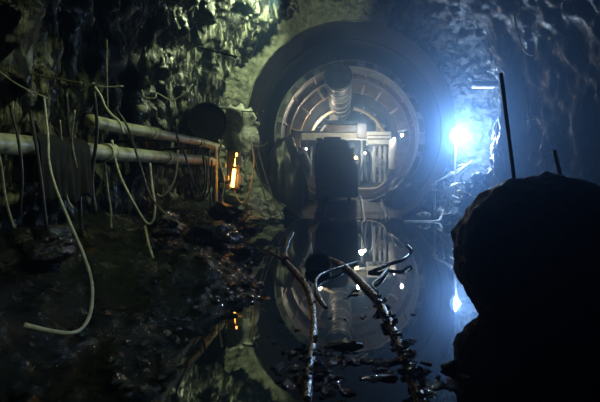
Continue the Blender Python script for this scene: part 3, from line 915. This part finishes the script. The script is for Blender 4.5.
for k, bm in enumerate(protos):
    me = bpy.data.meshes.new('pool_stone')
    bm.to_mesh(me); bm.free()
    me.materials.append(M['stone'])
    meshes.append(me)
for k, (px, py, s_) in enumerate(spots):
    o = bpy.data.objects.new('pool_stone', meshes[k % 6])
    C.objects.link(o)
    p = W(px, py, 0)
    s_ *= .75
    o.location = (p.x, p.y, -s_ * .05)
    o.scale = (s_ * 1.15, s_, s_ * .75)
    o.rotation_euler = (rnd.uniform(-.2, .2), rnd.uniform(-.2, .2), rnd.uniform(0, 6.28))
    if px < 262:
        tag(o, 'small wet stone on the rubble tongue at the left shore below the amber light', 'stone', 'stones on the left rubble tongue')
    elif px < 400 and py > 326:
        tag(o, 'small black stone breaking the water around the near end of the left bent pipe', 'stone', 'stones around the left bent pipe')
    elif px >= 400:
        tag(o, 'small black stone in the water beside the near end of the right pipe', 'stone', 'stones beside the right pipe')
    else:
        tag(o, 'tiny stone breaking the open water between the two bent pipes', 'stone', 'stones in the open water')
for (px, py, s_, lb) in ((347, 346, (.13, .08, .05), 'largest flat black stone in the water right of the left bent pipe'),
                         (452, 368, (.075, .06, .05), 'lone black stone in the water left of the big boulder')):
    o = link('pool_stone', rock_bm((0, 0, 0), s_, int(px), 3, .35, freq=2), 'stone')
    o.location = W(px, py, 0)
    tag(o, lb, 'stone')

# ------------------------------------------------------------------ the black boulder with two rods, right foreground
bc = Vector((1.645, 3.4, 0.57))
bm = bmesh.new()
q = bmesh.ops.create_icosphere(bm, subdivisions=6, radius=1)
for v in q['verts']:
    p = v.co.copy()
    e = 2.15
    l_ = (abs(p.x) ** e + abs(p.y) ** e + abs(p.z) ** e) ** (1 / e)
    p /= l_
    nn = 0.10 * noise.fractal(p * 1.5 + Vector((2, 9, 4)), 1.0, 2.0, 3) + 0.035 * noise.fractal(p * 5 + Vector((7, 1, 4)), .9, 2.1, 4)
    p *= 1 + nn
    p.z += 0.10 * p.x * (-1 if p.x > 0 else .8) * (1 if p.z > 0 else 0)
    v.co = Vector((p.x * 0.755, p.y * 0.68, p.z * 0.70))
o = link('boulder', bm, 'coal')
o.location = bc
tag(o, 'huge black boulder in the right foreground with two rods standing in it', 'boulder')
cable('steel_rod', [P(501, 73, 3.4), P(507.5, 126, 3.4), P(515, 186, 3.4)], 0.0165, 'steel', 'tall thin dark steel rod leaning on top of the black boulder', 'rod', seg=12)
cable('steel_rod', [P(554, 150, 3.4), P(558.5, 168, 3.4), P(565, 195, 3.4)], 0.0165, 'steel', 'short dark steel rod at the right on top of the black boulder', 'rod', seg=12)

# ------------------------------------------------------------------ floodlight and pipework at the right of the bore mouth
LP = P(457.5, 136, 10.9)
fl = empty('floodlight', P(454, 205, 10.9), 'blinding blue-white floodlight on a pole at the right of the bore mouth', 'lamp')
link('pole', T([P(454, 206, 10.9), P(454.5, 175, 10.9), P(456, 141, 10.95)], 0.03, seg=12), 'white', fl)
link('bulb', ball(bmesh.new(), LP, 0.075, 3), 'bulb_w', fl)
link('reflector_shade', lathe(bmesh.new(), [(0.001, 0.18), (0.10, 0.17), (0.18, 0.12), (0.22, 0.05), (0.235, 0.05), (0.19, 0.135), (0.105, 0.19), (0.001, 0.20)], LP, (-0.86, 0.50, 0.0), 36), 'white', fl, 'auto')  # dish shaped and turned to shade the bore and left wall
for (a, b_) in (((454.5, 172), (470, 163)), ((454.5, 172), (446, 178))):
    link('brace', T([P(*a, 10.9), P(*b_, 10.8)], 0.02, smooth=0, seg=8), 'white', fl)
st = empty('standpipe', P(434.5, 214, 10.9), 'upright pipe with a flange and valve left of the floodlight pole', 'pipe')
link('riser', T([P(435, 216, 10.9), P(434.5, 200, 10.9), P(434.5, 184, 10.9)], 0.035, seg=14), 'white', st)
for y_ in (190, 184):
    link('flange', lathe(bmesh.new(), [(.001, -.02), (.075, -.02), (.075, .02), (.001, .02)], P(434.5, y_, 10.9), (0, 0, 1), 20), 'white', st, 'auto')
link('top_pipe', T([P(434.5, 183, 10.9), P(438, 181, 10.88), P(447, 176.5, 10.85), P(452, 172, 10.8)], 0.03, seg=12), 'white', st)
cable('bent_pipe', [P(465, 184, 10.7), P(456, 184.5, 10.65), P(451.5, 187, 10.6), P(449.5, 194, 10.6), P(447, 205, 10.6), P(445, 215, 10.6)], 0.05, 'white', 'thick pale elbow pipe bending down beside the floodlight pole', 'pipe', seg=16)
cable('pipe', [P(404, 221.5, 10.5), P(420, 221.8, 10.5), P(437, 221.2, 10.5), P(441, 217.5, 10.6), P(444, 211, 10.7)], 0.035, 'white', 'low pale pipe lying along the waterline left of the elbow pipe', 'pipe', seg=14)
cable('pipe', [P(408, 219.5, 11.0), P(425, 219.5, 11.0), P(436, 218, 11.0)], 0.03, 'steel', 'thin dark pipe behind the low pale pipe at the waterline', 'pipe')
cable('rod', [P(456, 174, 10.7), P(463, 168, 10.7), P(472, 161, 10.7)], 0.02, 'white', 'bright rod slanting up right of the floodlight pole', 'rod')
cable('rod', [P(458, 166, 10.6), P(466, 165, 10.6), P(470, 172, 10.6)], 0.018, 'white', 'small bent rod crossing the slanting rod', 'rod')
cable('hose', [P(444, 182, 10.8), P(443, 195, 10.75), P(439, 206, 10.75), P(434, 213, 10.8)], 0.025, 'cable_mid', 'muddy hose curving between the standpipe and the elbow pipe', 'hose')
cable('hose', [P(464, 172, 10.6), P(461, 180, 10.55), P(468, 186, 10.5), P(478, 184, 10.5)], 0.025, 'cable_dark', 'dark hose curling above the elbow pipe', 'hose')
cable('hose', [P(452, 196, 10.4), P(460, 199, 10.35), P(470, 197, 10.3)], 0.03, 'white', 'pale hose lying on the rubble right of the elbow pipe', 'hose')
vb = empty('valve', P(461, 193, 10.4), 'yellowish valve body on the rubble right of the elbow pipe', 'valve')
link('valve_body', box(bmesh.new(), P(457.5, 196, 10.45), P(464, 190, 10.6), .03), 'yellow', vb, 'auto')
link('handwheel', lathe(bmesh.new(), [(.06, -.01), (.085, -.01), (.085, .01), (.06, .01)], P(467, 191, 10.4), (1, -.6, .3), 20, closed=True), 'white', vb, 'auto')
link('stem', T([P(463, 192, 10.45), P(467, 191, 10.4)], .014, smooth=0, seg=6), 'white', vb)
rr = [(424, 215, 10.8, (.18, .15, .10), 'pale', 'pale rock at the waterline left of the standpipe'),
      (474, 188, 10.2, (.30, .3, .22), 'wall_r', 'grey rock on top of the rubble behind the black boulder'),
      (464, 203, 10.3, (.32, .3, .22), 'wall_r', 'grey rock between the elbow pipe and the black boulder'),
      (452, 216, 10.2, (.26, .25, .14), 'wall_r', 'grey rock at the waterline under the elbow pipe'),
      (482, 180, 10.1, (.26, .3, .24), 'wall_r', 'angular grey rock against the right wall corner'),
      (476, 210, 10.1, (.5, .4, .3), 'wall_r', 'broad grey rock half hidden by the black boulder'),
      (440, 211, 11.1, (.16, .16, .12), 'pale', 'small pale rock between the standpipe and the elbow pipe')]
for i, (px, py, d, s_, mt, lb) in enumerate(rr):
    o = link('rock', rock_bm((0, 0, 0), s_, 140 + i, 4, .35, freq=2.0), mt, smooth='auto')
    o.location = P(px, py, d)
    tag(o, lb, 'rock')
def f_bank_r(u, v):
    y = 8.9 + 2.6 * u
    x = 2.25 + 2.2 * v
    h = -0.25 + 1.15 * v + 0.12 * noise.fractal(Vector((x * 2.5, y * 2.5, 3)), .9, 2.1, 4)
    return Vector((x, y, h))
tag(grid_surface('muck_bank', f_bank_r, 60, 60, 'wall_r'), 'grey heap of rubble under the floodlight against the right wall', 'rubble', kind='stuff')
be = empty('steel_beam', P(483, 84, 10.4), 'white horizontal steel beam end high on the right wall above the floodlight', 'beam')
link('beam_web', box(bmesh.new(), P(474, 87, 10.55), P(493, 81.5, 10.75), .01), 'white', be, False)
link('beam_flange', box(bmesh.new(), P(472, 84.8, 10.5), P(494, 83.6, 10.8)), 'steel', be, False)

# wall cables on the near right wall
cable('wire', [P(514, 14, 6.9), P(517, 30, 7.0), P(522, 45, 7.0), P(527, 53, 6.9), P(534, 56, 6.8)], 0.012, 'cable_mid', 'thin wire trailing down the dark right wall near the top', 'wire')
cable('wire', [P(527, 95, 7.0), P(528, 108, 7.0), P(530, 120, 7.0), P(540, 117, 6.7)], 0.012, 'cable_mid', 'short hooked wire on the dark right wall beside the tall rod', 'wire')


# ------------------------------------------------------------------ lights
def lamp(name, kind, loc, energy, color, size=0.05, target=None, angle=None, blend=0.6):
    l = bpy.data.lights.new(name, kind)
    l.energy = energy
    l.color = color
    if kind == 'AREA':
        l.size = size
    else:
        l.shadow_soft_size = size
    if kind == 'SPOT':
        l.spot_size = math.radians(angle)
        l.spot_blend = blend
    o = bpy.data.objects.new(name, l)
    C.objects.link(o)
    o.location = loc
    if target is not None:
        o.rotation_euler = (Vector(target) - Vector(loc)).to_track_quat('-Z', 'Y').to_euler()
    return o


lamp('floodlight_light', 'POINT', LP, 700, (0.30, 0.54, 1.0), 0.06)
lamp('cavern_light', 'SPOT', (-1.6, 9.0, 5.25), 520, (0.80, 1.0, 0.62), 0.06, (-2.6, 9.35, 4.85), 145, 0.45)
lamp('roof_fill', 'SPOT', (-0.5, 9.0, 5.2), 70, (0.84, 1.0, 0.60), 0.06, (-0.75, 10.5, 5.95), 75, 0.6)  # unseen spot added to brighten the crown of the collar
lamp('shore_light', 'SPOT', (0.6, 6.5, 4.7), 150, (0.84, 1.0, 0.62), 0.06, (-2.5, 8.3, 1.0), 44, 0.7)
lamp('front_fill', 'SPOT', (0.3, 1.4, 3.1), 70, (0.88, 1.0, 0.66), 0.05, (-1.85, 2.7, 0.7), 60, 0.8)  # unseen spot added to brighten the hooked cable and near bank
lamp('near_fill', 'SPOT', (-0.7, 4.2, 4.2), 190, (0.85, 1.0, 0.52), 0.05, (-2.6, 4.2, 1.5), 58, 0.9)  # unseen spot added to brighten the near stretch of the pipes
lamp('amber_light_lamp', 'POINT', P(233, 178, 7.35), 0.5, (1.0, 0.45, 0.1), 0.05)
lamp('machine_light', 'POINT', (0.35, 15.1, 2.95), 110, (0.95, 1.0, 0.94), 0.1)
lamp('machine_light', 'POINT', (-1.3, 17.3, 3.6), 80, (1.0, 0.92, 0.76), 0.1)
lamp('machine_light', 'POINT', (0.5, 17.6, 2.2), 85, (0.85, 0.95, 1.0), 0.1)
lamp('machine_light', 'POINT', (1.75, 13.5, 2.55), 10, (0.8, 0.9, 1.0), 0.05)
lamp('locomotive_light', 'POINT', (0.24, 12.9, 1.78), 4, (1.0, 0.6, 0.2), 0.04)

w = bpy.data.worlds.new('World')
S.world = w
w.use_nodes = True
wn = w.node_tree
bg = wn.nodes['Background']
bg.inputs[0].default_value = (0.5, 0.7, 1.0, 1)
bg.inputs[1].default_value = 0.0
vs = wn.nodes.new('ShaderNodeVolumeScatter')
vs.inputs['Color'].default_value = (0.34, 0.58, 1.0, 1)
geo = wn.nodes.new('ShaderNodeNewGeometry')
vd_ = wn.nodes.new('ShaderNodeVectorMath')      # mist hangs thickest on the lamp's side of the cavern
vd_.operation = 'DISTANCE'
vd_.inputs[1].default_value = (3.0, 9.5, 2.4)
wn.links.new(geo.outputs['Position'], vd_.inputs[0])
mr_ = wn.nodes.new('ShaderNodeMapRange')
mr_.interpolation_type = 'SMOOTHSTEP'
mr_.inputs['From Min'].default_value = 0.5
mr_.inputs['From Max'].default_value = 8.0
mr_.inputs['To Min'].default_value = 0.072
mr_.inputs['To Max'].default_value = 0.009
wn.links.new(vd_.outputs['Value'], mr_.inputs[0])
wn.links.new(mr_.outputs[0], vs.inputs['Density'])
vs.inputs['Anisotropy'].default_value = 0.65
wn.links.new(vs.outputs[0], wn.nodes['World Output'].inputs['Volume'])

# ------------------------------------------------------------------ camera
cam = bpy.data.cameras.new('Camera')
cam.lens = 24
cam.sensor_width = 36
cam.sensor_fit = 'HORIZONTAL'
cam.shift_x = -50 / 600
cam.shift_y = -27 / 600
cam.clip_start = 0.02
cam.clip_end = 200
co = bpy.data.objects.new('Camera', cam)
C.objects.link(co)
co.location = (0, 0, CAM_Z)
co.rotation_euler = (PI / 2, 0, 0)
S.camera = co

S.view_settings.view_transform = 'Standard'
S.view_settings.look = 'None'
S.view_settings.gamma = 1
S.view_settings.use_curve_mapping = False
S.view_settings.exposure = 0.0
S.cycles.use_denoising = True
S.cycles.max_bounces = 6
S.cycles.transparent_max_bounces = 8
S.cycles.volume_bounces = 0
S.cycles.sample_clamp_indirect = 6
